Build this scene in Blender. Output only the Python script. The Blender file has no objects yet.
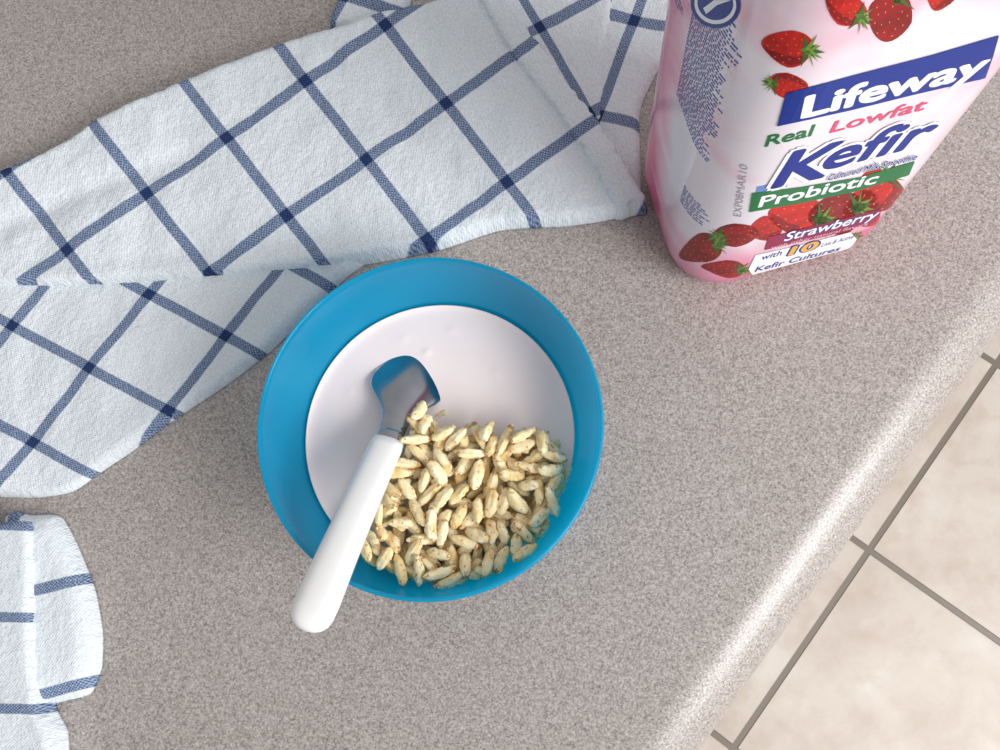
import bpy, bmesh, math, random
import numpy as np
from mathutils import Vector, Matrix, noise, geometry
random.seed(7)
sc = bpy.context.scene
try:
    sc.view_settings.view_transform = 'Standard'
except Exception: pass
T = 0.91            # counter height
H = 0.38            # camera above counter
f = 972.0
NAD = (580.0, 600.0)
# ---------------- camera ----------------
n = Vector(((NAD[0]-500)/f, -(NAD[1]-375)/f, -1)).normalized()
U = -n
X = (Vector((1,0,0)) - U*U.x).normalized()
Y = U.cross(X)
Rw = Matrix((X, Y, U))
CAM = Vector((0,0,T+H))
cd = bpy.data.cameras.new("camera"); cam = bpy.data.objects.new("camera", cd)
sc.collection.objects.link(cam)
cam.matrix_world = Matrix.Translation(CAM) @ Rw.to_4x4()
cd.sensor_width = 36; cd.lens = f/1000*36; cd.clip_start = 0.01
sc.camera = cam
def ray(px, py):
    return Rw @ Vector(((px-500)/f, (375-py)/f, -1))
def P(px, py, z=0.0):
    d = ray(px, py); t = (T+z-CAM.z)/d.z
    return CAM + d*t

# ---------------- helpers ----------------
def lin(c):
    c = c/255.0
    return c/12.92 if c <= 0.04045 else ((c+0.055)/1.055)**2.4
def rgb(r,g,b): return (lin(r),lin(g),lin(b),1)
def new_mat(name):
    m = bpy.data.materials.new(name); m.use_nodes = True
    nt = m.node_tree
    b = nt.nodes['Principled BSDF']
    return m, nt, b
def math_n(nt, op, a, b=None, c=None):
    nd = nt.nodes.new('ShaderNodeMath'); nd.operation = op
    for i,v in enumerate((a,b,c)):
        if v is None: continue
        if isinstance(v,(int,float)): nd.inputs[i].default_value = v
        else: nt.links.new(v, nd.inputs[i])
    return nd.outputs[0]
def ramp(nt, fac, stops, interp='LINEAR'):
    nd = nt.nodes.new('ShaderNodeValToRGB'); nd.color_ramp.interpolation = interp
    cr = nd.color_ramp
    while len(cr.elements) < len(stops): cr.elements.new(0.5)
    for e,(p,c) in zip(cr.elements, stops): e.position = p; e.color = c
    nt.links.new(fac, nd.inputs[0]); return nd.outputs[0]
def mixc(nt, fac, a, b):
    nd = nt.nodes.new('ShaderNodeMix'); nd.data_type = 'RGBA'
    for idx,v in ((0,fac),(6,a),(7,b)):
        if isinstance(v,(int,float,tuple)): nd.inputs[idx].default_value = v
        else: nt.links.new(v, nd.inputs[idx])
    return nd.outputs[2]
def maprange(nt, v, a, b, c=0.0, d=1.0):
    nd=nt.nodes.new('ShaderNodeMapRange'); nd.inputs[1].default_value=a; nd.inputs[2].default_value=b
    nd.inputs[3].default_value=c; nd.inputs[4].default_value=d; nt.links.new(v,nd.inputs[0]); return nd.outputs[0]
def bump(nt, b, height, strength, dist=0.001):
    nd = nt.nodes.new('ShaderNodeBump'); nd.inputs['Strength'].default_value = strength
    nd.inputs['Distance'].default_value = dist
    nt.links.new(height, nd.inputs['Height']); nt.links.new(nd.outputs[0], b.inputs['Normal'])
def texco(nt, kind='Object'):
    return nt.nodes.new('ShaderNodeTexCoord').outputs[kind]
def noise_n(nt, vec, scale, detail=2, rough=0.5, dist=0.0):
    nd = nt.nodes.new('ShaderNodeTexNoise'); nd.inputs['Scale'].default_value = scale
    nd.inputs['Detail'].default_value = detail; nd.inputs['Roughness'].default_value = rough
    nd.inputs['Distortion'].default_value = dist
    nt.links.new(vec, nd.inputs['Vector']); return nd.outputs[0]
def simple(name, col, rough=0.5, spec=0.5, var=0.06, scale=60):
    m, nt, b = new_mat(name)
    nz = noise_n(nt, texco(nt), scale)
    c2 = tuple(max(0,x*(1-var*3)) for x in col[:3])+(1,)
    nt.links.new(ramp(nt, nz, [(0.3,c2),(0.7,col)]), b.inputs['Base Color'])
    b.inputs['Roughness'].default_value = rough
    b.inputs['Specular IOR Level'].default_value = spec
    return m
def mesh_obj(name, verts, faces, mats, parent=None, smooth=True, fm=None, uvs=None):
    me = bpy.data.meshes.new(name); me.from_pydata([tuple(v) for v in verts], [], faces)
    for m in (mats if isinstance(mats,(list,tuple)) else [mats]): me.materials.append(m)
    if fm is not None: me.polygons.foreach_set('material_index', fm)
    me.polygons.foreach_set('use_smooth', [smooth]*len(me.polygons))
    if uvs is not None:
        l = me.uv_layers.new(name='UVMap')
        for lp in me.loops: l.data[lp.index].uv = uvs[lp.vertex_index]
    me.update()
    o = bpy.data.objects.new(name, me); sc.collection.objects.link(o)
    if parent: o.parent = parent
    return o
def fixn(o):
    bm = bmesh.new(); bm.from_mesh(o.data); bmesh.ops.recalc_face_normals(bm, faces=bm.faces)
    bm.to_mesh(o.data); bm.free()
def tag(o, label, cat, **kw):
    o['label'] = label; o['category'] = cat
    for k,v in kw.items(): o[k] = v
def empty(name, loc, rotz=0):
    o = bpy.data.objects.new(name, None); o.empty_display_size = 0.02
    sc.collection.objects.link(o); o.location = loc; o.rotation_euler = (0,0,rotz); return o
def revolve(profile, seg=96, closed=True):
    vs=[]; fs=[]; m=len(profile)
    for i in range(seg):
        a=2*math.pi*i/seg
        for r,z in profile: vs.append((r*math.cos(a), r*math.sin(a), z))
    for i in range(seg):
        for j in range(m if closed else m-1):
            a=i*m+j; b=i*m+(j+1)%m; c=((i+1)%seg)*m+(j+1)%m; d=((i+1)%seg)*m+j
            fs.append((a,d,c,b))
    return vs, fs

# ---------------- world & light ----------------
w = bpy.data.worlds.new("world"); sc.world = w; w.use_nodes = True
nt = w.node_tree; bg = nt.nodes['Background']
tc = nt.nodes.new('ShaderNodeTexCoord'); sp = nt.nodes.new('ShaderNodeSeparateXYZ')
nt.links.new(tc.outputs['Generated'], sp.inputs[0])
c = ramp(nt, maprange(nt, sp.outputs[0], -1, 1), [(0.0,(0.46,0.46,0.47,1)),(0.5,(0.56,0.56,0.565,1)),(1.0,(0.95,0.96,0.99,1))])
nt.links.new(c, bg.inputs[0]); bg.inputs[1].default_value = 0.88
def area(name, loc, target, size, power, col):
    l = bpy.data.lights.new(name,'AREA'); l.shape='RECTANGLE'; l.size=size[0]; l.size_y=size[1]
    l.energy=power; l.color=col
    o = bpy.data.objects.new(name,l); sc.collection.objects.link(o); o.location = loc
    o.rotation_euler = (Vector(target)-Vector(loc)).to_track_quat('-Z','Y').to_euler()
    return o
area("window_daylight", (1.12,-0.58,T+0.88), (0,0,T), (0.9,0.8), 27.5, (1.0,0.995,0.985))

# ---------------- materials: counter & floor ----------------
m_counter, nt, b = new_mat("speckled_laminate")
co = texco(nt)
n1 = noise_n(nt, co, 1150, 3, 0.7)
n2 = noise_n(nt, co, 1900, 1, 0.5)
base = ramp(nt, n1, [(0.34,rgb(116,106,100)),(0.45,rgb(158,149,143)),(0.55,rgb(175,166,160)),(0.68,rgb(203,195,189))])
fl = ramp(nt, n2, [(0.30,(0.85,0.85,0.85,1)),(0.40,(0,0,0,1))])
col = mixc(nt, fl, base, rgb(104,93,88))
fl2 = ramp(nt, noise_n(nt, co, 1500, 1, 0.5), [(0.63,(0,0,0,1)),(0.71,(0.8,0.8,0.8,1))])
col = mixc(nt, fl2, col, rgb(216,209,204))
nt.links.new(col, b.inputs['Base Color'])
b.inputs['Roughness'].default_value = 0.36
b.inputs['Specular IOR Level'].default_value = 0.7
bump(nt, b, noise_n(nt, co, 900, 1), 0.02, 0.0003)

# countertop
zn = -0.0150
A = P(985,350,zn); B = P(699,750,zn)
e = (B-A); e.z = 0; e.normalize()
out = Vector((-e.y, e.x, 0))
if out.dot(P(900,600)-P(700,500)) < 0: out = -out
R = 0.022
org = (A+B)/2; org.z = 0; org -= out*(R-0.0009)
prof = [(-0.62,T-0.002),(-0.618,T)]
for i in range(0,40): prof.append((-0.6+0.6*i/40, T))
for i in range(0,17):
    a = math.pi/2*i/16; prof.append((R*math.sin(a), T-R+R*math.cos(a)))
prof += [(R,T-0.036),(R-0.003,T-0.04),(R-0.02,T-0.04),(-0.62,T-0.04)]
vs=[];fs=[]
L0,L1 = -1.1,1.1; K=2; m=len(prof)
for k in range(K):
    y=L0+(L1-L0)*k/(K-1)
    for (x,z) in prof:
        p = org+out*x+e*y; vs.append((p.x,p.y,z))
for j in range(m):
    a=j; b_=(j+1)%m; fs.append((a,b_,m+b_,m+a))
fs.append(tuple(range(m))); fs.append(tuple(range(2*m-1,m-1,-1)))
ct = mesh_obj("countertop", vs, fs, m_counter); fixn(ct)
tag(ct, "grey speckled laminate kitchen countertop with rounded front edge", "countertop")

# floor
m_floor, nt, b = new_mat("beige_stone_tile")
I1=P(869,550,-T); I2=P(735,746,-T); I0=P(1000,363,-T)
ts = ((I1-I2).length+(I0-I1).length)/2
co = texco(nt)
br = nt.nodes.new('ShaderNodeTexBrick'); br.offset=0; br.squash=1
nt.links.new(co, br.inputs['Vector'])
br.inputs['Scale'].default_value=1; br.inputs['Brick Width'].default_value=ts; br.inputs['Row Height'].default_value=ts
br.inputs['Mortar Size'].default_value=0.0046; br.inputs['Mortar Smooth'].default_value=0.35
br.inputs['Color1'].default_value=(0.94,0.94,0.94,1); br.inputs['Color2'].default_value=(1,1,1,1); br.inputs['Mortar'].default_value=(1,1,1,1)
nn = noise_n(nt, co, 8, 7, 0.62, 0.2); nn2 = noise_n(nt, co, 26, 5, 0.6, 0.2)
tcn = ramp(nt, nn, [(0.32,rgb(202,187,175)),(0.5,rgb(219,207,197)),(0.68,rgb(231,223,215))])
tcn = mixc(nt, ramp(nt, nn2, [(0.50,(0,0,0,1)),(0.75,(0.5,0.5,0.5,1))]), tcn, rgb(196,175,160))
mul = nt.nodes.new('ShaderNodeMix'); mul.data_type='RGBA'; mul.blend_type='MULTIPLY'; mul.inputs[0].default_value=1
nt.links.new(tcn, mul.inputs[6]); nt.links.new(br.outputs['Color'], mul.inputs[7])
fc = mixc(nt, br.outputs['Fac'], mul.outputs[2], rgb(132,122,112))
nt.links.new(fc, b.inputs['Base Color']); b.inputs['Roughness'].default_value=0.35
inv = math_n(nt,'SUBTRACT',1.0,br.outputs['Fac']); bump(nt,b,inv,0.7,0.003)
fl = mesh_obj("floor", [(-2.5,-2.5,0),(2.5,-2.5,0),(2.5,2.5,0),(-2.5,2.5,0)], [(0,1,2,3)], m_floor, smooth=False)
dv=(I2-I1); fl.location=(I1.x,I1.y,0); fl.rotation_euler=(0,0,math.atan2(dv.y,dv.x))
tag(fl, "beige mottled stone tile floor with grey grout", "floor", kind="structure")

# base cabinet under the counter
m_cab = simple("painted_wood", rgb(205,195,180), 0.5)
m_knob = simple("brushed_steel", rgb(150,150,150), 0.3)
cab = empty("base_cabinet", org+Vector((0,0,0)), math.atan2(out.y,out.x))
def boxm(name, x0,x1,y0,y1,z0,z1, mat, parent, bev=0.002):
    bm=bmesh.new(); bmesh.ops.create_cube(bm,size=1)
    for v in bm.verts:
        v.co=Vector((x0+(v.co.x+.5)*(x1-x0), y0+(v.co.y+.5)*(y1-y0), z0+(v.co.z+.5)*(z1-z0)))
    bmesh.ops.bevel(bm, geom=bm.edges[:], offset=bev, segments=2, affect='EDGES')
    me=bpy.data.meshes.new(name); bm.to_mesh(me); bm.free(); me.materials.append(mat)
    o=bpy.data.objects.new(name,me); sc.collection.objects.link(o); o.parent=parent; return o
pr=[(-0.6,0.0),(-0.07,0.0),(-0.07,0.1),(-0.012,0.1),(-0.012,T-0.0405),(-0.6,T-0.0405)]
vs=[(x,y,z) for y in (-1.0,1.0) for x,z in pr]; k=len(pr)
fs=[(j,(j+1)%k,k+(j+1)%k,k+j) for j in range(k)]+[tuple(range(k)),tuple(range(2*k-1,k-1,-1))]
bo=mesh_obj("cabinet_body",vs,fs,m_cab,cab,False); fixn(bo)
for i in range(4):
    d=boxm("cabinet_door",-0.0118,0.007,-0.99+i*0.5,-0.51+i*0.5,0.115,T-0.05,m_cab,cab)
    boxm("handle",0.0071,0.016,-0.95+i*0.5,-0.94+i*0.5,0.68,0.78,m_knob,d)
tag(cab,"cream painted base cabinet carrying the countertop","cabinet")

# ---------------- towel ----------------
m_towel, nt, b = new_mat("checked_linen")
uvn = texco(nt,'UV'); 
mp = nt.nodes.new('ShaderNodeTexNoise'); mp.inputs['Scale'].default_value=1.6; nt.links.new(uvn, mp.inputs['Vector'])
sub = nt.nodes.new('ShaderNodeVectorMath'); sub.operation='MULTIPLY_ADD'
sub.inputs[1].default_value=(0.035,0.035,0); sub.inputs[2].default_value=(-0.0175,-0.0175,0)
nt.links.new(mp.outputs['Color'], sub.inputs[0])
ad = nt.nodes.new('ShaderNodeVectorMath'); ad.operation='ADD'
nt.links.new(uvn, ad.inputs[0]); nt.links.new(sub.outputs[0], ad.inputs[1])
sx = nt.nodes.new('ShaderNodeSeparateXYZ'); nt.links.new(ad.outputs[0], sx.inputs[0])
def stripe(o):
    a = math_n(nt,'FRACT', math_n(nt,'ADD',o,0.5)); a = math_n(nt,'ABSOLUTE', math_n(nt,'SUBTRACT',a,0.5))
    return ramp(nt, a, [(0.050,(1,1,1,1)),(0.062,(0,0,0,1))])
s1=stripe(sx.outputs[0]); s2=stripe(sx.outputs[1])
su=math_n(nt,'SINE',math_n(nt,'MULTIPLY',sx.outputs[0],2*math.pi*30)); sv=math_n(nt,'SINE',math_n(nt,'MULTIPLY',sx.outputs[1],2*math.pi*30))
wv=math_n(nt,'MULTIPLY',su,sv); wn=noise_n(nt,uvn,75,2)
wf=math_n(nt,'ADD',math_n(nt,'MULTIPLY',wv,0.22),math_n(nt,'MULTIPLY',math_n(nt,'SUBTRACT',wn,0.5),1.2))
amt=math_n(nt,'ADD',0.76,wf)
both=math_n(nt,'MULTIPLY',s1,s2); anyy=math_n(nt,'MAXIMUM',s1,s2)
bf=math_n(nt,'MULTIPLY',anyy,amt)
cl=nt.nodes.new('ShaderNodeClamp'); nt.links.new(bf,cl.inputs[0])
wc=ramp(nt, noise_n(nt,uvn,45,3), [(0.3,rgb(216,224,229)),(0.7,rgb(238,243,246))])
tc1=mixc(nt,cl.outputs[0],wc,rgb(38,78,130))
nt.links.new(mixc(nt,math_n(nt,'MULTIPLY',both,0.9),tc1,rgb(16,42,92)), b.inputs['Base Color'])
b.inputs['Roughness'].default_value=0.95; b.inputs['Specular IOR Level'].default_value=0.1
hh=math_n(nt,'ADD',math_n(nt,'MULTIPLY',noise_n(nt,uvn,14,5,0.65),1.0),math_n(nt,'MULTIPLY',wv,0.06))
bump(nt,b,hh,0.65,0.0020)

def catmull(pts, step=0.0016):
    out_=[]; k=len(pts)
    for i in range(k):
        p0,p1,p2,p3=[np.array(pts[(i+j)%k]) for j in (-1,0,1,2)]
        L=np.linalg.norm(p2-p1); m=max(1,int(L/step))
        for q in range(m):
            t=q/m
            c=0.5*((2*p1)+(-p0+p2)*t+(2*p0-5*p1+4*p2-p3)*t*t+(-p0+3*p1-3*p2+p3)*t**3)
            l=p1*(1-t)+p2*t
            out_.append(0.6*c+0.4*l)
    return np.array(out_)
def project(p):
    q = Rw.transposed() @ (Vector(p)-CAM)
    return 500+f*q.x/-q.z, 375-f*q.y/-q.z
class Cloth:
    def __init__(s): s.v=[];s.f=[];s.uv=[]
    def panel(s, outline, top, o, Uv, Vv, r=0.004, seed=0.0, amp=0.0012, grooves=(), bottom=0.0003, lz=None):
        pts=[tuple(P(x,y,top*0.35 if lz is None else lz)[:2]) for x,y in outline]
        bd=catmull(pts)
        mn=bd.min(0); mx=bd.max(0); st=0.0018
        gx,gy=np.meshgrid(np.arange(mn[0],mx[0],st),np.arange(mn[1],mx[1],st))
        g=np.stack([gx.ravel(),gy.ravel()],1)
        rs=np.random.RandomState(3); g=g+rs.uniform(-0.0003,0.0003,g.shape)
        x,y=g[:,0],g[:,1]; ins=np.zeros(len(g),bool); nb=len(bd)
        for i in range(nb):
            x1,y1=bd[i]; x2,y2=bd[(i+1)%nb]
            if y1==y2: continue
            cnd=((y1>y)!=(y2>y))&(x<(x2-x1)*(y-y1)/(y2-y1)+x1); ins^=cnd
        g=g[ins]
        d=np.array([np.min(np.hypot(bd[:,0]-q[0],bd[:,1]-q[1])) for q in g])
        g=g[d>0.0009]
        allp=[Vector((float(a),float(c))) for a,c in bd]+[Vector((float(a),float(c))) for a,c in g]
        res=geometry.delaunay_2d_cdt(allp,[],[list(range(nb))],1,1e-7)
        V2=res[0]; F=res[2]
        V2=np.array([tuple(v) for v in V2])
        dd=np.array([np.min(np.hypot(bd[:,0]-q[0],bd[:,1]-q[1])) for q in V2])
        M=np.array([[Uv[0],Vv[0]],[Uv[1],Vv[1]]],float); Mi=np.linalg.inv(M)
        base=len(s.v); nV=len(V2)
        gl=[(np.array(P(*a_,top)[:2]),np.array(P(*b_,top)[:2]),dep,wd) for a_,b_,dep,wd in grooves]
        for q,dq in zip(V2,dd):
            k=min(dq/r,1.0); h=math.sqrt(max(0,1-(1-k)**2))
            kk=1.0 if lz is not None else k
            ns=noise.noise(Vector((q[0]*22,q[1]*22,seed)))*amp*1.6+noise.noise(Vector((q[0]*75,q[1]*60,seed+5)))*amp*0.7+noise.noise(Vector((q[0]*210,q[1]*210,seed+9)))*amp*0.25
            z=bottom+(top-bottom)*(0.12+0.88*h)+ns*kk
            for a_,b_,dep,wd in gl:
                ab=b_-a_; t=np.clip(np.dot(q-a_,ab)/np.dot(ab,ab),0,1); ds=np.linalg.norm(q-a_-ab*t)
                z-=dep*math.exp(-(ds/wd)**2)*k
            z=max(z,bottom+0.0006)
            s.v.append((q[0],q[1],T+z))
            px,py=project((q[0],q[1],T+top))
            uv=Mi@np.array([px-o[0],py-o[1]]); s.uv.append((uv[0],uv[1]))
        for q,i in zip(V2,range(nV)):
            s.v.append((q[0],q[1],T+bottom)); s.uv.append(s.uv[base+i])
        ec={}
        for t in F:
            t=list(t)
            s.f.append(tuple(base+i for i in t)); s.f.append(tuple(base+nV+i for i in reversed(t)))
            for a_,b_ in zip(t,t[1:]+t[:1]):
                ec[(a_,b_)]=1
        for (a_,b_) in ec:
            if (b_,a_) not in ec: s.f.append((base+b_,base+a_,base+nV+a_,base+nV+b_))
    def build(s,name):
        o=mesh_obj(name,s.v,s.f,m_towel,uvs=s.uv); fixn(o); return o
c1=Cloth()
c1.panel([(330,26),(345,-12),(372,-30),(410,-25),(408,12),(385,30)],0.005,(345,-5),(60,-97),(97,30),r=0.003,seed=1)
c1.panel([(478,-30),(612,-40),(606,60),(604,120),(585,130),(520,70)],0.0050,(540,27),(70,-38),(50,86),seed=2,r=0.004)
c1.panel([(596,-40),(705,-40),(690,20),(655,75),(640,110),(640,150),(641,196),(615,180),(590,120)],0.0040,(598,115),(36,-96),(88,20),seed=3,r=0.004)
c1.panel([(-60,270),(60,262),(200,250),(340,240),(372,255),(345,277),(303,318),(268,352),(226,384),(172,420),(132,450),(102,470),(72,491),(40,497),(0,497),(-60,500)],
         0.006,(90,368),(-59,74),(77,42),seed=4,r=0.0045,amp=0.0013)
c1.panel([(-60,205),(0,178),(42,160),(80,139),(105,121),(190,84),(285,48),(340,32),(385,16),(440,5),(485,-12),(500,-6),(535,48),(572,96),(612,150),(644,204),(630,212),(600,219),(562,224),(530,225),(495,229),(430,250),(330,268),(250,277),(190,282),(100,288),(0,290),(-60,291)],
         0.0112,(226,137),(79.5,-56.5),(61,79),seed=6,r=0.0030,amp=0.0014,
         grooves=[((0,225),(190,150),0.0018,0.006),((330,60),(500,215),0.0012,0.005),((60,265),(420,228),0.0008,0.004)])
c1.panel([(470,-14),(502,-10),(538,46),(575,94),(615,148),(648,206),(634,211),(614,214),(590,172),(548,112),(510,62),(478,8)],
         0.0130,(226+0.45*79.5,137-0.45*56.5),(79.5,-56.5),(61,79),seed=6,r=0.0014,amp=0.0014,lz=0.006,
         grooves=[((480,0),(622,212),0.0008,0.0006)])
tw=c1.build("dish_towel")
tag(tw,"white linen dish towel with blue windowpane check, folded on countertop","towel")
c2=Cloth()
c2.panel([(5,520),(30,515),(58,516),(74,543),(92,588),(100,632),(99,668),(88,694),(60,702),(35,708),(5,700)],0.0085,(114,570),(97,-25),(9,103),r=0.009,seed=11,amp=0.001)
c2.panel([(-60,528),(0,524),(30,517),(42,530),(42,580),(43,620),(47,680),(52,710),(63,732),(64,760),(56,800),(-60,800)],0.0125,(-22,616),(97,3),(4,92),r=0.0030,seed=12,amp=0.001,
   grooves=[((30,520),(38,715),0.0008,0.0008)])
tw2=c2.build("dish_towel.001")
tag(tw2,"rolled end of blue and white checked towel on countertop","towel")

# ---------------- bowl ----------------
RIM=0.0609; BH=0.05
bc=P(427.8,422.5,BH); bcx,bcy=bc.x,bc.y
m_bowl, nt, b = new_mat("translucent_blue_plastic")
nzb=noise_n(nt,texco(nt),40,2)
nt.links.new(ramp(nt,nzb,[(0.3,rgb(0,152,194)),(0.7,rgb(8,162,202))]), b.inputs['Base Color'])
b.inputs['Roughness'].default_value=0.18
b.inputs['Specular IOR Level'].default_value=0.6
tr=nt.nodes.new('ShaderNodeBsdfTranslucent'); tr.inputs[0].default_value=rgb(50,222,248)
mx=nt.nodes.new('ShaderNodeMixShader'); mx.inputs[0].default_value=0.5
ou=nt.nodes['Material Output']
nt.links.new(b.outputs[0],mx.inputs[1]); nt.links.new(tr.outputs[0],mx.inputs[2]); nt.links.new(mx.outputs[0],ou.inputs[0])
def rin(z):
    t=(z-0.004)/(BH-0.004); t=max(0,min(1,t))
    return 0.040+ (RIM-0.0014-0.040)*(1-(1-t)**1.65)
inner=[(0.0001,0.004),(0.02,0.004),(0.034,0.0042),(0.0375,0.0048)]
for i in range(1,16):
    z=0.004+(BH-0.0045)*i/15; inner.append((rin(z)-0.0012*math.exp(-i/2.0),z))
outer=[(RIM-0.0010,BH+0.0003),(RIM-0.0003,BH),(RIM,BH-0.0009),(RIM-0.0002,BH-0.0019)]
for i in range(14,-1,-1):
    z=0.002+(BH-0.006)*i/14; outer.append((min(rin(z+0.001)+0.0013,RIM-0.0003),z+0.001))
outer+= [(0.036,0.0012),(0.034,0.0004),(0.032,0.0004),(0.031,0.0018),(0.0001,0.0018)]
vs,fs=revolve(inner+outer,128)
bowl=mesh_obj("bowl",vs,fs,m_bowl); bowl.location=(bcx,bcy,T); fixn(bowl)
tag(bowl,"round translucent blue plastic bowl holding kefir and cereal","bowl")

# ---------------- kefir ----------------
LZ=0.0225; LR=rin(LZ)-0.0004
m_kef, nt, b = new_mat("pink_kefir")
nt.links.new(ramp(nt,noise_n(nt,texco(nt),30,2),[(0.3,rgb(251,234,231)),(0.7,rgb(254,240,238))]),b.inputs['Base Color'])
b.inputs['Roughness'].default_value=0.25
pf=[(0.0001,0.0046),(0.036,0.0052)]
for i in range(1,8):
    z=0.0052+(LZ-0.0052)*i/8; pf.append((rin(z)-0.0018,z))
pf+=[(LR,LZ+0.0012),(LR-0.0004,LZ+0.0009),(LR-0.0012,LZ+0.0004),(LR-0.0024,LZ+0.0001),(LR-0.004,LZ)]
NR=44
for i in range(1,NR): pf.append(((LR-0.004)*(1-i/NR)+0.0001,LZ))
vs,fs=revolve(pf,160)
bumps=[]
for px,py,hr in [(427,352,0.0010),(497,372,0.0007),(452,330,0.0007),(350,392,0.0007),(536,410,0.0008),(404,338,0.0006)]:
    q=P(px,py,LZ); bumps.append((q.x-bcx,q.y-bcy,hr))
v2=[]
for x,y,z in vs:
    if z>LZ-0.0001:
        z+=noise.noise(Vector((x*50,y*50,0)))*0.0003
        for bx_,by_,hr in bumps:
            d2=((x-bx_)**2+(y-by_)**2)/(0.0012**2)
            z+=hr*0.6*math.exp(-d2)
    v2.append((x,y,z))
kf=mesh_obj("kefir_drink",v2,fs,m_kef); kf.location=(bcx,bcy,T); fixn(kf)
tag(kf,"pale pink drinkable kefir filling the blue bowl","yogurt",kind="stuff")

# ---------------- spoon ----------------
m_metal,nt,b=new_mat("polished_steel")
b.inputs['Metallic'].default_value=1; b.inputs['Roughness'].default_value=0.15
nt.links.new(ramp(nt,noise_n(nt,texco(nt),80,2),[(0.3,rgb(158,160,165)),(0.7,rgb(184,186,190))]),b.inputs['Base Color'])
m_white=simple("white_handle_plastic",rgb(245,244,242),0.16,0.6,0.01)
pa=P(414,363,LZ+0.0002)
ps=P(389,440,0.0350)
prm=P(338,562,BH+0.0058)
pe=P(313,613,BH+0.0135)
spoon=empty("spoon",(prm.x,prm.y,T+BH))
sporg=Vector(spoon.location)
def loft(name,rings,mat,par,cap=True):
    vs=[];fs=[];m=len(rings[0])
    for rg in rings: vs+= [tuple(Vector(p)-sporg) for p in rg]
    for i in range(len(rings)-1):
        for j in range(m):
            fs.append((i*m+j,i*m+(j+1)%m,(i+1)*m+(j+1)%m,(i+1)*m+j))
    if cap: fs.append(tuple(range(m))); fs.append(tuple(range(len(rings)*m-1,(len(rings)-1)*m-1,-1)))
    o=mesh_obj(name,vs,fs,mat,par); fixn(o); return o
ax=(pe-ps); axn=ax.normalized(); side=Vector((0,0,1)).cross(axn).normalized(); up=axn.cross(side).normalized()
if up.z<0: up=-up
L=ax.length+0.0062
rings=[]
hp=[(0.0,0.86,0.6),(0.008,0.99,0.85),(0.05,1.04,0.95),(0.2,1.05,1.0),(0.4,1.09,1.05),(0.6,1.15,1.1),(0.75,1.21,1.15),(0.86,1.25,1.15),(0.92,1.22,1.1),(0.955,1.10,0.98),(0.98,0.84,0.78),(0.994,0.50,0.5),(1.0,0.15,0.2)]
for t,wf_,hf in hp:
    cpt=ps+axn*(L*t)+up*(0.0012*math.sin(math.pi*t))
    ring=[]
    for k in range(28):
        a=2*math.pi*k/28; ca,sa=math.cos(a),math.sin(a)
        ex=0.8
        ring.append(cpt+side*(0.0059*wf_*math.copysign(abs(ca)**ex,ca))+up*(0.0038*hf*math.copysign(abs(sa)**ex,sa)))
    rings.append(ring)
hd=loft("handle",rings,m_white,spoon); hd["label"]="glossy white plastic handle"
dirm=(pa-ps); dm=dirm.normalized(); sm=Vector((0,0,1)).cross(dm).normalized(); um=dm.cross(sm).normalized()
if um.z<0: um=-um
roll=math.radians(7)
sm,um=sm*math.cos(roll)+um*math.sin(roll), um*math.cos(roll)-sm*math.sin(roll)
secp=[(-0.006,0.0042,0.0),(0.0,0.0046,0.0),(0.004,0.0048,0.0003),(0.008,0.0053,0.0006),(0.012,0.0062,0.0010),(0.015,0.0078,0.0014),(0.018,0.0101,0.0020),(0.0205,0.0122,0.0026),(0.023,0.0138,0.0031),(0.0255,0.0145,0.0035),(0.028,0.0146,0.0037),(0.031,0.0137,0.0036),(0.035,0.0114,0.0028),(0.038,0.0084,0.0017),(0.040,0.0052,0.0008),(0.0408,0.0018,0.0002)]
tt=np.array([s[0] for s in secp]); ww=np.array([s[1] for s in secp]); dd_=np.array([s[2] for s in secp])
rings=[]
for t in np.linspace(-0.006,0.0408,50):
    wd=float(np.interp(t,tt,ww)); dome=float(np.interp(t,tt,dd_))
    cpt=ps+dm*float(t)
    top=[];bot_=[]
    for k in range(33):
        q=-1+2*k/32
        zc=-dome*(abs(q)**2.0)
        th=0.0011 if t<0.004 else 0.0006
        top.append(cpt+sm*(wd*q)+um*(zc+th*(1-q*q)**0.5)); bot_.append(cpt+sm*(wd*q)+um*(zc-th*(1-q*q)**0.5-0.0001))
    rings.append(top+bot_[::-1])
loft("spoon_bowl",rings,m_metal,spoon)["label"]="steel spoon head dipped into the kefir"
tag(spoon,"child's spoon with white plastic handle resting in blue bowl","spoon")

# ---------------- puffed cereal ----------------
m_puff,nt,b=new_mat("puffed_rice")
co=texco(nt); inf=nt.nodes.new('ShaderNodeObjectInfo')
adv=nt.nodes.new('ShaderNodeVectorMath'); adv.operation='ADD'; nt.links.new(co,adv.inputs[0])
cmb=nt.nodes.new('ShaderNodeCombineXYZ'); nt.links.new(inf.outputs['Random'],cmb.inputs[0]); nt.links.new(inf.outputs['Random'],cmb.inputs[1]); nt.links.new(cmb.outputs[0],adv.inputs[1])
pn=noise_n(nt,adv.outputs[0],260,3,0.6); pn2=noise_n(nt,adv.outputs[0],620,3,0.65)
pc=ramp(nt,pn,[(0.28,rgb(228,196,136)),(0.45,rgb(246,226,180)),(0.65,rgb(253,243,214))])
tint=ramp(nt,inf.outputs['Random'],[(0.0,(0.93,0.86,0.72,1)),(0.5,(1,1,1,1)),(1.0,(1.0,0.97,0.88,1))])
ml=nt.nodes.new('ShaderNodeMix'); ml.data_type='RGBA'; ml.blend_type='MULTIPLY'; ml.inputs[0].default_value=1
nt.links.new(pc,ml.inputs[6]); nt.links.new(tint,ml.inputs[7])
sxp=nt.nodes.new('ShaderNodeSeparateXYZ'); nt.links.new(co,sxp.inputs[0])
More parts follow.
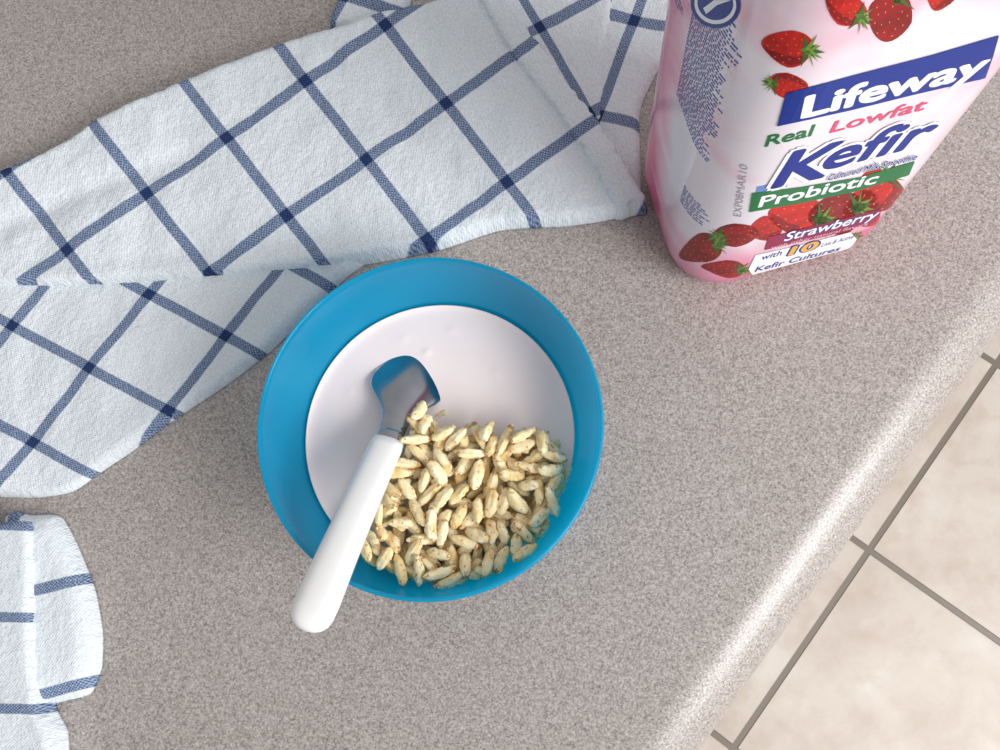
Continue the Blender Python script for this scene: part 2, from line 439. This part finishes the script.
endf=maprange(nt,math_n(nt,'ABSOLUTE',sxp.outputs[0]),0.0032,0.0052,0.0,0.14)
spk=ramp(nt,math_n(nt,'ADD',pn2,endf),[(0.60,(0,0,0,1)),(0.68,(0.85,0.85,0.85,1))])
pc=mixc(nt,spk,ml.outputs[2],rgb(172,112,54))
nt.links.new(pc,b.inputs['Base Color']); b.inputs['Roughness'].default_value=0.75; b.inputs['Specular IOR Level'].default_value=0.2
b.inputs['Subsurface Weight'].default_value=0.3; b.inputs['Subsurface Radius'].default_value=(0.003,0.002,0.001); b.inputs['Subsurface Scale'].default_value=0.6
bump(nt,b,pn2,0.6,0.0006)
PL=0.0056; PR=0.00205
pmesh=[]
for vi in range(12):
    vs=[];fs=[];nu=19;nv=20; bend=random.uniform(-0.18,0.18); g0=random.uniform(0,6.28)
    lf=random.uniform(0.78,1.15); rf=random.uniform(0.85,1.15); sk=random.uniform(-0.2,0.2); ex=random.uniform(2.0,3.0)
    for i in range(nu):
        u=-math.cos(math.pi*i/(nu-1))
        rr=(max(0.0,1-abs(u)**ex))**0.55*(1+sk*u)
        for j in range(nv):
            a=2*math.pi*j/nv
            gr=1
            for gg,dp in ((g0,0.28),(g0+2.3,0.18),(g0+4.2,0.15)):
                gr-=dp*math.exp(-(((a-gg+math.pi)%(2*math.pi)-math.pi)/0.28)**2)
            nz=1+0.32*noise.noise(Vector((u*3.6,math.cos(a)*1.7+vi*7,math.sin(a)*1.7)))+0.12*noise.noise(Vector((u*9,math.cos(a)*4+vi*7,math.sin(a)*4)))
            r_=PR*rf*rr*gr*nz+0.00002
            vs.append((PL*lf*u, r_*math.cos(a)+bend*PL*u*u, r_*0.9*math.sin(a)))
    for i in range(nu-1):
        for j in range(nv):
            fs.append((i*nv+j,i*nv+(j+1)%nv,(i+1)*nv+(j+1)%nv,(i+1)*nv+j))
    fs.append(tuple(range(nv))); fs.append(tuple(range((nu)*nv-1,(nu-1)*nv-1,-1)))
    me=bpy.data.meshes.new("cereal_puff"); me.from_pydata(vs,[],fs); me.materials.append(m_puff)
    me.polygons.foreach_set('use_smooth',[True]*len(me.polygons)); pmesh.append(me)
poly=[P(x,y,0.031) for x,y in [(413,428),(422,414),(434,424),(456,440),(486,431),(497,448),(518,436),(546,440),(559,462),(558,488),(550,515),(526,556),(484,582),(450,582),(405,577),(372,560),(366,545),(376,528),(392,490),(402,464),(408,446)]]
poly=[(p.x-bcx,p.y-bcy) for p in poly]
def inside(x,y):
    r=False;k=len(poly)
    for i in range(k):
        x1,y1=poly[i];x2,y2=poly[(i+1)%k]
        if (y1>y)!=(y2>y) and x<(x2-x1)*(y-y1)/(y2-y1)+x1: r=not r
    return r
G=0.0005; GN=260
HM=np.full((GN,GN),LZ-0.0022)
def gi(x): return int((x+0.065)/G)
bx0,bx1=min(p[0] for p in poly),max(p[0] for p in poly); by0,by1=min(p[1] for p in poly),max(p[1] for p in poly)
def cand():
    while True:
        x=random.uniform(bx0,bx1); y=random.uniform(by0,by1)
        if inside(x,y): break
    th=random.uniform(0,math.pi); cs,sn=math.cos(th),math.sin(th)
    def hmax(u0,u1):
        best=-1
        for i in range(5):
            u=u0+(u1-u0)*i/4
            for v in (-0.55,0,0.55):
                xx=x+cs*u*PL-sn*v*PR; yy=y+sn*u*PL+cs*v*PR
                a,b2=gi(xx),gi(yy)
                if 0<=a<GN and 0<=b2<GN: best=max(best,HM[b2,a])
        return best
    h1=hmax(0.25,0.85); h2=hmax(-0.85,-0.25); hm=hmax(-0.25,0.25)
    sl=max(-0.55,min(0.55,(h1-h2)/(1.1*PL)))
    zc=max(h1-sl*0.55*PL, h2+sl*0.55*PL, hm)+PR*0.60
    rad=max(math.hypot(x+cs*PL*s_,y+sn*PL*s_) for s_ in (-1,1))
    if rad+0.0001>rin(zc): return None
    return (zc+0.2*abs(sl)*PL,x,y,th,sl,zc)
placed=[]
tries=0
while len(placed)<390 and tries<8000:
    tries+=1
    cs_=[c for c in (cand() for _ in range(12)) if c]
    if not cs_: continue
    cb=min(cs_); _,x,y,th,sl,zc=cb
    if zc>0.0375: continue
    placed.append(cb)
    c_,s_=math.cos(th),math.sin(th)
    for i in range(-12,13):
        u=i/12
        for j in range(-6,7):
            v=j/6
            q=1-u*u-v*v
            if q<0: continue
            xx=x+c_*u*PL-s_*v*PR; yy=y+s_*u*PL+c_*v*PR; a,b2=gi(xx),gi(yy)
            if 0<=a<GN and 0<=b2<GN: HM[b2,a]=max(HM[b2,a],zc+sl*u*PL+PR*0.85*math.sqrt(q))
keep=[]
for c_ in placed:
    _,x,y,th,sl,zc=c_; cs,sn=math.cos(th),math.sin(th); vis=0
    for i in range(-8,9):
        for v in (-0.6,0,0.6):
            u=i/9; q=1-u*u-v*v
            if q<0: continue
            xx=x+cs*u*PL-sn*v*PR; yy=y+sn*u*PL+cs*v*PR
            if HM[gi(yy),gi(xx)]<=zc+sl*u*PL+PR*0.85*math.sqrt(q)+0.0010: vis+=1
    if vis>=1: keep.append(c_)
placed=keep
stray=[(441,414,0.5),(556,447,1.2),(565,462,0.2),(560,485,2.0),(470,426,0.3),(555,500,1.4),(543,438,0.9),(566,474,1.2)]
for px,py,a in stray:
    q=P(px,py,LZ); placed.append((0,q.x-bcx,q.y-bcy,a,0.0,LZ-0.0006))
for i,(_,x,y,th,sl,zc) in enumerate(placed):
    o=bpy.data.objects.new("cereal_puff",random.choice(pmesh)); sc.collection.objects.link(o)
    o.location=(bcx+x,bcy+y,T+zc)
    o.rotation_euler=(Matrix.Rotation(th,3,'Z')@Matrix.Rotation(-math.atan(sl),3,'Y')@Matrix.Rotation(random.uniform(0,6.28),3,'X')).to_euler()
    s_=random.uniform(0.97,1.14)
    if i>=len(placed)-8: s_=0.65 if i%2 else 0.85
    o.scale=(s_,s_,s_)
    tag(o,"cream puffed rice grain with toasted specks in the bowl","cereal",group="puffed rice grains piled in the bowl")

# ---------------- bottle ----------------
ZL=0.205
ba,bb,brr=0.0430,0.0345,0.021
C0=P(682,294,0.010); C1=P(885,238,0.010)
fx=(C1-C0); fx.z=0; fx.normalize(); fy=Vector((-fx.y,fx.x,0))
borg=C0+fx*ba+fy*bb; borg.z=T
bot=empty("kefir_bottle",borg+Vector((0,0,0.0002)),math.atan2(fx.y,fx.x))
def sec_xy(s):
    sg=1 if s>=0 else -1; q=abs(s); A_=ba-brr; q1=math.pi*brr/2; B_=bb-brr
    if q<=A_: x,y,nx,ny=q,-bb,0,-1
    elif q<=A_+q1:
        t=(q-A_)/brr; x=A_+brr*math.sin(t); y=-B_-brr*math.cos(t); nx,ny=math.sin(t),-math.cos(t)
    elif q<=A_+q1+2*B_: x,y,nx,ny=ba,-B_+(q-A_-q1),1,0
    elif q<=A_+2*q1+2*B_:
        t=(q-A_-q1-2*B_)/brr; x=A_+brr*math.cos(t); y=B_+brr*math.sin(t); nx,ny=math.cos(t),math.sin(t)
    else: x,y,nx,ny=A_-(q-A_-2*q1-2*B_),bb,0,1
    return sg*x,y,sg*nx,ny
PER=2*(ba-brr)*2+2*(bb-brr)*2+2*math.pi*brr
def kz(z):
    pts=[(0,0.88),(0.0015,0.925),(0.004,0.957),(0.008,0.983),(0.013,0.997),(0.018,1.0),(ZL,1.0)]
    if z<=0: return .88
    for (a,ka),(c_,kc) in zip(pts,pts[1:]):
        if z<=c_: return ka+(kc-ka)*(z-a)/(c_-a)
    return 1.0
def sdf(x,y):
    qx=abs(x)-(ba-brr); qy=abs(y)-(bb-brr)
    return math.hypot(max(qx,0),max(qy,0))+min(max(qx,qy),0)-brr
def F_(px,py):
    d=ray(px,py); o=CAM-borg
    ox,oy=o.dot(fx),o.dot(fy); dx,dy=d.dot(fx),d.dot(fy); hl=math.hypot(dx,dy)
    t=0; bt=(9,0)
    for _ in range(200):
        v=sdf(ox+dx*t,oy+dy*t)
        if v<bt[0]: bt=(v,t)
        if v<1e-5 : break
        if t>2: break
        t+=max(v,2e-5)/hl
    t=bt[1]; x,y=ox+dx*t,oy+dy*t; z=o.z+d.z*t
    sg=1 if x>=0 else -1; axx=abs(x); A_=ba-brr; B_=bb-brr
    if axx<=A_: s=axx
    elif y<=-B_: s=A_+brr*math.atan2(axx-A_,-(y+B_))
    else: s=A_+brr*math.pi/2+(y+B_)
    return Vector((sg*s,z))
m_bot,nt,b=new_mat("pink_bottle_plastic")
nt.links.new(ramp(nt,noise_n(nt,texco(nt),25,2),[(0.3,rgb(226,100,138)),(0.7,rgb(238,142,172))]),b.inputs['Base Color'])
b.inputs['Roughness'].default_value=0.2
m_sleeve,nt,b=new_mat("pink_white_label_film")
co=texco(nt); sp_=nt.nodes.new('ShaderNodeSeparateXYZ'); nt.links.new(co,sp_.inputs[0])
nz=noise_n(nt,co,17,2,0.5,1.2)
low=maprange(nt,sp_.outputs[2],0.070,0.004,0.0,1.05)
hi=maprange(nt,sp_.outputs[2],0.11,0.20,0.0,0.30)
rt=maprange(nt,sp_.outputs[0],0.018,0.045,0.0,0.5)
bk=maprange(nt,sp_.outputs[1],-0.006,0.018,0.0,0.85)
sm_=math_n(nt,'ADD',low,math_n(nt,'ADD',rt,hi))
sm_=math_n(nt,'ADD',sm_,bk)
sm_=math_n(nt,'ADD',sm_,math_n(nt,'MULTIPLY',math_n(nt,'SUBTRACT',nz,0.52),1.6))
nt.links.new(ramp(nt,sm_,[(0.05,rgb(240,232,239)),(0.5,rgb(241,184,203)),(1.0,rgb(224,102,144))]),b.inputs['Base Color'])
b.inputs['Roughness'].default_value=0.15
def bsec(k,z,rfac=0.0,nseg=96,rcirc=0.02):
    ring=[]
    for i in range(nseg):
        s=-PER/2+PER*i/nseg; x,y,_,_=sec_xy(s); a=math.atan2(y,x)
        xx=k*x*(1-rfac)+rfac*rcirc*math.cos(a); yy=k*y*(1-rfac)+rfac*rcirc*math.sin(a)
        ring.append((xx,yy,z))
    return ring
rings=[bsec(0.80,0.0015),bsec(0.86,0.0),]
for z in (0.0004,0.0015,0.004,0.008,0.013,0.018,0.05,0.1,0.165,ZL): rings.append(bsec(kz(z),z))
for i in range(1,9):
    t=i/8; rings.append(bsec(1.0,ZL+0.034*math.sin(t*math.pi/2)**1.0,(1-math.cos(t*math.pi/2)),96,0.019))
rings+= [bsec(1,ZL+0.050,1.0,96,0.018)]
vs=[];fs=[];m=96
for rg in rings: vs+=rg
for i in range(len(rings)-1):
    for j in range(m): fs.append((i*m+j,i*m+(j+1)%m,(i+1)*m+(j+1)%m,(i+1)*m+j))
fs.append(tuple(range(m))); fs.append(tuple(range(len(rings)*m-1,(len(rings)-1)*m-1,-1)))
bb_=mesh_obj("bottle_body",vs,fs,m_bot,bot); fixn(bb_)
m_cap=simple("white_cap_plastic",rgb(236,236,236),0.35,0.5,0.01)
vs=[];fs=[];seg=120; zc0=ZL-0.172
cp=[(0.0185,0.208),(0.0215,0.2082),(0.0217,0.2285),(0.0205,0.2305),(0.0001,0.2305),(0.0001,0.2225),(0.0185,0.2225)]
for i in range(seg):
    a=2*math.pi*i/seg
    for jx,(r_,z) in enumerate(cp):
        rr=r_+(0.0004 if (i%2 and jx in(1,2)) else 0); vs.append((rr*math.cos(a),rr*math.sin(a),z+zc0))
mm=len(cp)
for i in range(seg):
    for j in range(mm):
        fs.append((i*mm+j,((i+1)%seg)*mm+j,((i+1)%seg)*mm+(j+1)%mm,i*mm+(j+1)%mm))
cpo=mesh_obj("cap",vs,fs,m_cap,bot,False); fixn(cpo)
cols=dict(blue=rgb(4,46,142),white=rgb(248,248,250),green=rgb(24,116,64),pink=rgb(228,80,120),red=rgb(214,34,28),dred=rgb(158,14,22),leaf=rgb(120,160,60),leafd=rgb(60,100,40),seed=rgb(236,150,84),orange=rgb(246,178,60),navy=rgb(10,42,140),sky=rgb(110,150,215),grey=rgb(168,164,176),lav=rgb(92,104,182),spink=rgb(246,200,214),mag=rgb(150,28,76))
lm=[m_sleeve]; ci={}
for k_,v_ in cols.items():
    ci[k_]=len(lm); lm.append(simple("print_"+k_,v_,0.3,0.2,0.14 if k_ in('red','dred','leaf') else 0.0,150))
LV=[];LF=[];LM=[]
def emit(bm,mat,layer):
    bmesh.ops.triangulate(bm,faces=bm.faces[:])
    xs=[v.co.x for v in bm.verts]; ys=[v.co.y for v in bm.verts]
    if not xs: return
    x=math.floor(min(xs)/0.0025)*0.0025
    while x<max(xs):
        if x>min(xs): bmesh.ops.bisect_plane(bm,geom=bm.verts[:]+bm.edges[:]+bm.faces[:],plane_co=(x,0,0),plane_no=(1,0,0))
        x+=0.0025
    for zz in (0.0015,0.004,0.008,0.013,0.018):
        if min(ys)<zz<max(ys): bmesh.ops.bisect_plane(bm,geom=bm.verts[:]+bm.edges[:]+bm.faces[:],plane_co=(0,zz,0),plane_no=(0,1,0))
    off=0.00038+layer*0.000025; base=len(LV)
    bm.verts.index_update()
    for v in bm.verts:
        x_,y_,nx,ny=sec_xy(v.co.x); k=kz(v.co.y)
        LV.append((k*x_+nx*off,k*y_+ny*off,max(v.co.y,0.0008)))
    for fc_ in bm.faces:
        if fc_.calc_area()<1e-11: continue
        LF.append(tuple(base+v.index for v in fc_.verts)); LM.append(ci[mat] if mat in ci else 0)
def apoly(pts,mat,layer,px=True,dens=4):
    if px:
        q=[]
        for (x1,y1),(x2,y2) in zip(pts,pts[1:]+pts[:1]):
            for i in range(dens): q.append((x1+(x2-x1)*i/dens,y1+(y2-y1)*i/dens))
        pts=[F_(*p) for p in q]
    bm=bmesh.new(); vv=[bm.verts.new((p[0],p[1],0)) for p in pts]
    try: bm.faces.new(vv)
    except Exception: bm.free(); return
    emit(bm,mat,layer); bm.free()
def tmesh(txt,shear=0.0,sp=1.0):
    cu=bpy.data.curves.new("t",'FONT'); cu.body=txt; cu.size=1; cu.shear=shear; cu.space_character=sp; cu.resolution_u=4
    o=bpy.data.objects.new("t",cu); sc.collection.objects.link(o)
    dg=bpy.context.evaluated_depsgraph_get(); me=bpy.data.meshes.new_from_object(o.evaluated_get(dg))
    bpy.data.objects.remove(o); bpy.data.curves.remove(cu); return me
def bbx(me):
    c_=np.zeros(len(me.vertices)*3); me.vertices.foreach_get('co',c_); c_=c_.reshape(-1,3); return c_.min(0),c_.max(0)
CAPH=bbx(tmesh("H"))[1][1]
def text(txt,A_,B_,h,mat,layer,bold=0.015,shear=0.0,outline=None,ocol='white',sp=1.0):
    tab=[F_(A_[0]+(B_[0]-A_[0])*i/30,A_[1]+(B_[1]-A_[1])*i/30) for i in range(31)]
    def at(u):
        x=u*30; i=max(0,min(29,int(math.floor(x)))); t=x-i
        return tab[i]+(tab[i+1]-tab[i])*t
    a=F_(*A_)
    dx,dy=A_[0]-NAD[0],A_[1]-NAD[1]; l=math.hypot(dx,dy)
    hm=(F_(A_[0]+dx/l*h,A_[1]+dy/l*h)-a).y
    me0=tmesh(txt,shear,sp); mn,mxx=bbx(me0)
    wdt=mxx[0]-mn[0]
    def put(mt,ly,shifts):
        for k_,(sx_,sy_) in enumerate(shifts):
            bm=bmesh.new(); bm.from_mesh(me0)
            for v in bm.verts:
                u=(v.co.x+sx_-mn[0])/wdt; p=at(u); v.co=Vector((p.x,p.y+(v.co.y+sy_)/CAPH*hm,0))
            emit(bm,mt,ly+k_*0.05); bm.free()
    ring_=lambda r: [(r*math.cos(q*math.pi/4),r*math.sin(q*math.pi/4)) for q in range(8)]
    if outline: put(ocol,layer-1,ring_(outline))
    put(mat,layer,[(0,0)]+(ring_(bold) if bold else []))
    bpy.data.meshes.remove(me0)
zs=[0.007,0.01,0.013,0.018]+[0.018+(ZL-0.018)*i/24 for i in range(1,25)]; ns=120
for z in zs:
    for i in range(ns):
        x_,y_,nx,ny=sec_xy(-PER/2+PER*i/ns); k=kz(z); LV.append((k*x_+nx*0.0003,k*y_+ny*0.0003,z))
for r_ in range(len(zs)-1):
    for i in range(ns):
        LF.append((r_*ns+i,r_*ns+(i+1)%ns,(r_+1)*ns+(i+1)%ns,(r_+1)*ns+i)); LM.append(0)
rb=random.Random(3)
def berry(cx,cy,w_,h_,ang,mat='red',leaf=True,layer=1):
    ca,sa=math.cos(ang),math.sin(ang)
    def tr_(x,y): return (cx+w_*x*ca-h_*y*sa, cy+w_*x*sa+h_*y*ca)
    pts=[]; tp=rb.uniform(0.25,0.42); ph=rb.uniform(0,6)
    for i in range(28):
        a=2*math.pi*i/28; y=-math.cos(a); x=math.sin(a)*(0.98-tp*max(0,y))
        y=y*0.92 if y<0 else y*1.12
        wob=1+0.06*math.sin(3*a+ph)
        pts.append(tr_(0.5*x*wob,0.5*y*wob))
    apoly(pts,mat,layer,dens=1)
    apoly([tr_(0.5*p_*0.98,0.5*q_) for p_,q_ in [(0.25,-0.8),(0.7,-0.62),(0.93,-0.1),(0.75,0.45),(0.3,0.9),(0.05,1.05),(0.35,0.4),(0.45,-0.2)]],'dred',layer+1,dens=1)
    for i in range(18):
        a=i*2.4+ph; r_=0.08+0.32*math.sqrt(i/18); x,y=r_*math.cos(a),r_*math.sin(a)+0.06
        apoly([tr_(x-0.012,y),tr_(x,y-0.024),tr_(x+0.012,y),tr_(x,y+0.024)],'seed',layer+2,dens=1)
    if leaf:
        for k_ in range(9):
            a=math.pi+(k_+0.5)*math.pi/9; ln=rb.uniform(0.8,1.15); jj=rb.uniform(-0.05,0.05)
            tip=(0.46*math.cos(a)*ln+jj,-0.36+0.30*math.sin(a)*ln+(0.16 if k_ in(0,8) else 0.0))
            bx,by=0.06*math.sin(a),0.06*math.cos(a)
            apoly([tr_(bx*1.8,-0.36+by),tr_(*tip),tr_(-bx*1.8,-0.36-by),tr_(0,-0.20)],'leaf' if k_%2 else 'leafd',layer+3,dens=2)
berry(790,47,38,50,-1.45+3.14)
berry(787,84,26,38,1.4+3.14+0.3)
berry(846,8,34,44,0.2+1.9)
berry(890,14,46,52,0.35,'dred')
berry(940,-10,38,36,0.4)
apoly([(786,92),(860,72),(930,54),(998,34),(992,55),(984,77),(915,93),(850,109),(777,125)],'blue',7,dens=6)
text("Lifeway",(797,117),(976,74),24,'white',9,0.036,-0.12)
text("Real",(764,146),(810,135),12,'green',2,0.02,-0.05)
text("Lowfat",(829,132),(922,109),13,'pink',2,0.02)
text("K",(772,186),(822,175),38,'navy',12,0.028,0.1,0.080,'white')
text("efir",(820,169),(922,143),34,'navy',12,0.028,0.1,0.080,'white')
apoly([(757,186),(790,179),(786,186),(756,192)],'sky',1,dens=4)
text("Cultured Milk Smoothie",(826,179),(914,158),7,'navy',14,0.018,0.0,0.06)
berry(880,190,50,44,0.5,'red'); berry(838,212,44,56,1.3,'dred'); berry(800,216,46,58,1.75,'red'); berry(862,208,40,40,0.9,'red',leaf=False)
berry(735,234,24,44,1.5+3.14,'dred'); berry(766,228,26,34,1.4,'red',leaf=False)
berry(703,248,30,42,1.3,'dred'); berry(726,268,18,42,1.65,'dred'); berry(842,240,16,34,1.3)
apoly([(752,192),(800,186),(860,176),(914,160),(908,174),(856,190),(800,202),(749,211)],'green',7,dens=6)
text("Probiotic",(757,206),(874,182),12,'white',9,0.022,-0.05)
apoly([(768,236),(830,221),(880,208),(875,221),(826,235),(764,249)],'mag',7,dens=6)
text("Strawberry",(783,240),(874,217),10,'white',10,0.02,0.0,0.07,'navy')
text("with other natural flavors",(770,248),(866,224),3.5,'spink',9,0.0)
apoly([(755,254),(800,244),(850,231),(856,238),(850,248),(752,275),(748,268)],'white',7,dens=4)
text("with",(760,259),(780,254),6,'blue',9,0.01)
text("10",(788,254),(814,248),10,'orange',11,0.03,0,0.09,'navy')
text("Live & Active",(820,246),(852,237),5,'blue',9,0.0)
text("Kefir Cultures",(754,271),(838,250),6,'blue',9,0.018,0.0)
text("32 FL OZ (946 mL)",(764,279),(842,259),4,'pink',9,0.0)
random.seed(5)
def rows(s0,s1,z0,z1,pitch,col):
    z=z1
    while z>z0:
        s=s0; end=s1-random.uniform(0,0.006)
        while s<end-0.0005:
            e_=min(s+random.uniform(0.0006,0.0026),end)
            apoly([(s,z),(e_,z),(e_,z+0.0007),(s,z+0.0007)],col,1,px=False); s=e_+0.0005
        z-=pitch
za=F_(738,180).y; zb=F_(738,30).y
s_r=F_(742,60).x; s_l=F_(684,60).x
rows(s_l,s_r,za,zb,0.0016,'lav')
rows(s_l-0.012,s_l-0.003,za+0.03,zb,0.0018,'lav')
rows(F_(680,205).x,F_(715,215).x,F_(700,225).y,F_(700,205).y,0.0018,'lav')
def disc(cx,cy,rx,ry,col,ly,rot=0.35):
    apoly([(cx+rx*math.cos(a)*math.cos(rot)-ry*math.sin(a)*math.sin(rot),cy+rx*math.cos(a)*math.sin(rot)+ry*math.sin(a)*math.cos(rot)) for a in [2*math.pi*i/32 for i in range(32)]],col,ly,dens=1)
disc(717,4,25,24,'blue',3); disc(717,4,21,20,'white',4); disc(717,3,18,17,'blue',5)
apoly([(705,8),(716,0),(733,0),(719,5),(708,14)],'white',6,dens=3)
def vtext(txt,A_,B_,col):
    a=F_(*A_); b2=F_(*B_); me=tmesh(txt); mn,mxx=bbx(me); bm=bmesh.new(); bm.from_mesh(me)
    for v in bm.verts:
        u=(v.co.x-mn[0])/(mxx[0]-mn[0]); p=a+(b2-a)*u; v.co=Vector((p.x-v.co.y*0.0035,p.y,0))
    emit(bm,col,2); bm.free()
vtext("EXP08MAR10",(741,216),(748,165),'grey')
lab=mesh_obj("label",LV,LF,lm,bot,True,fm=LM)
lab.data.polygons.foreach_set('use_smooth',[x==0 for x in LM]); lab.data.update()
lab["label"]="printed pink and white label with strawberries"
tag(bot,"pink and white plastic drink bottle with strawberry label beside towel","bottle")
print("placed puffs",len(placed),"tile",ts)
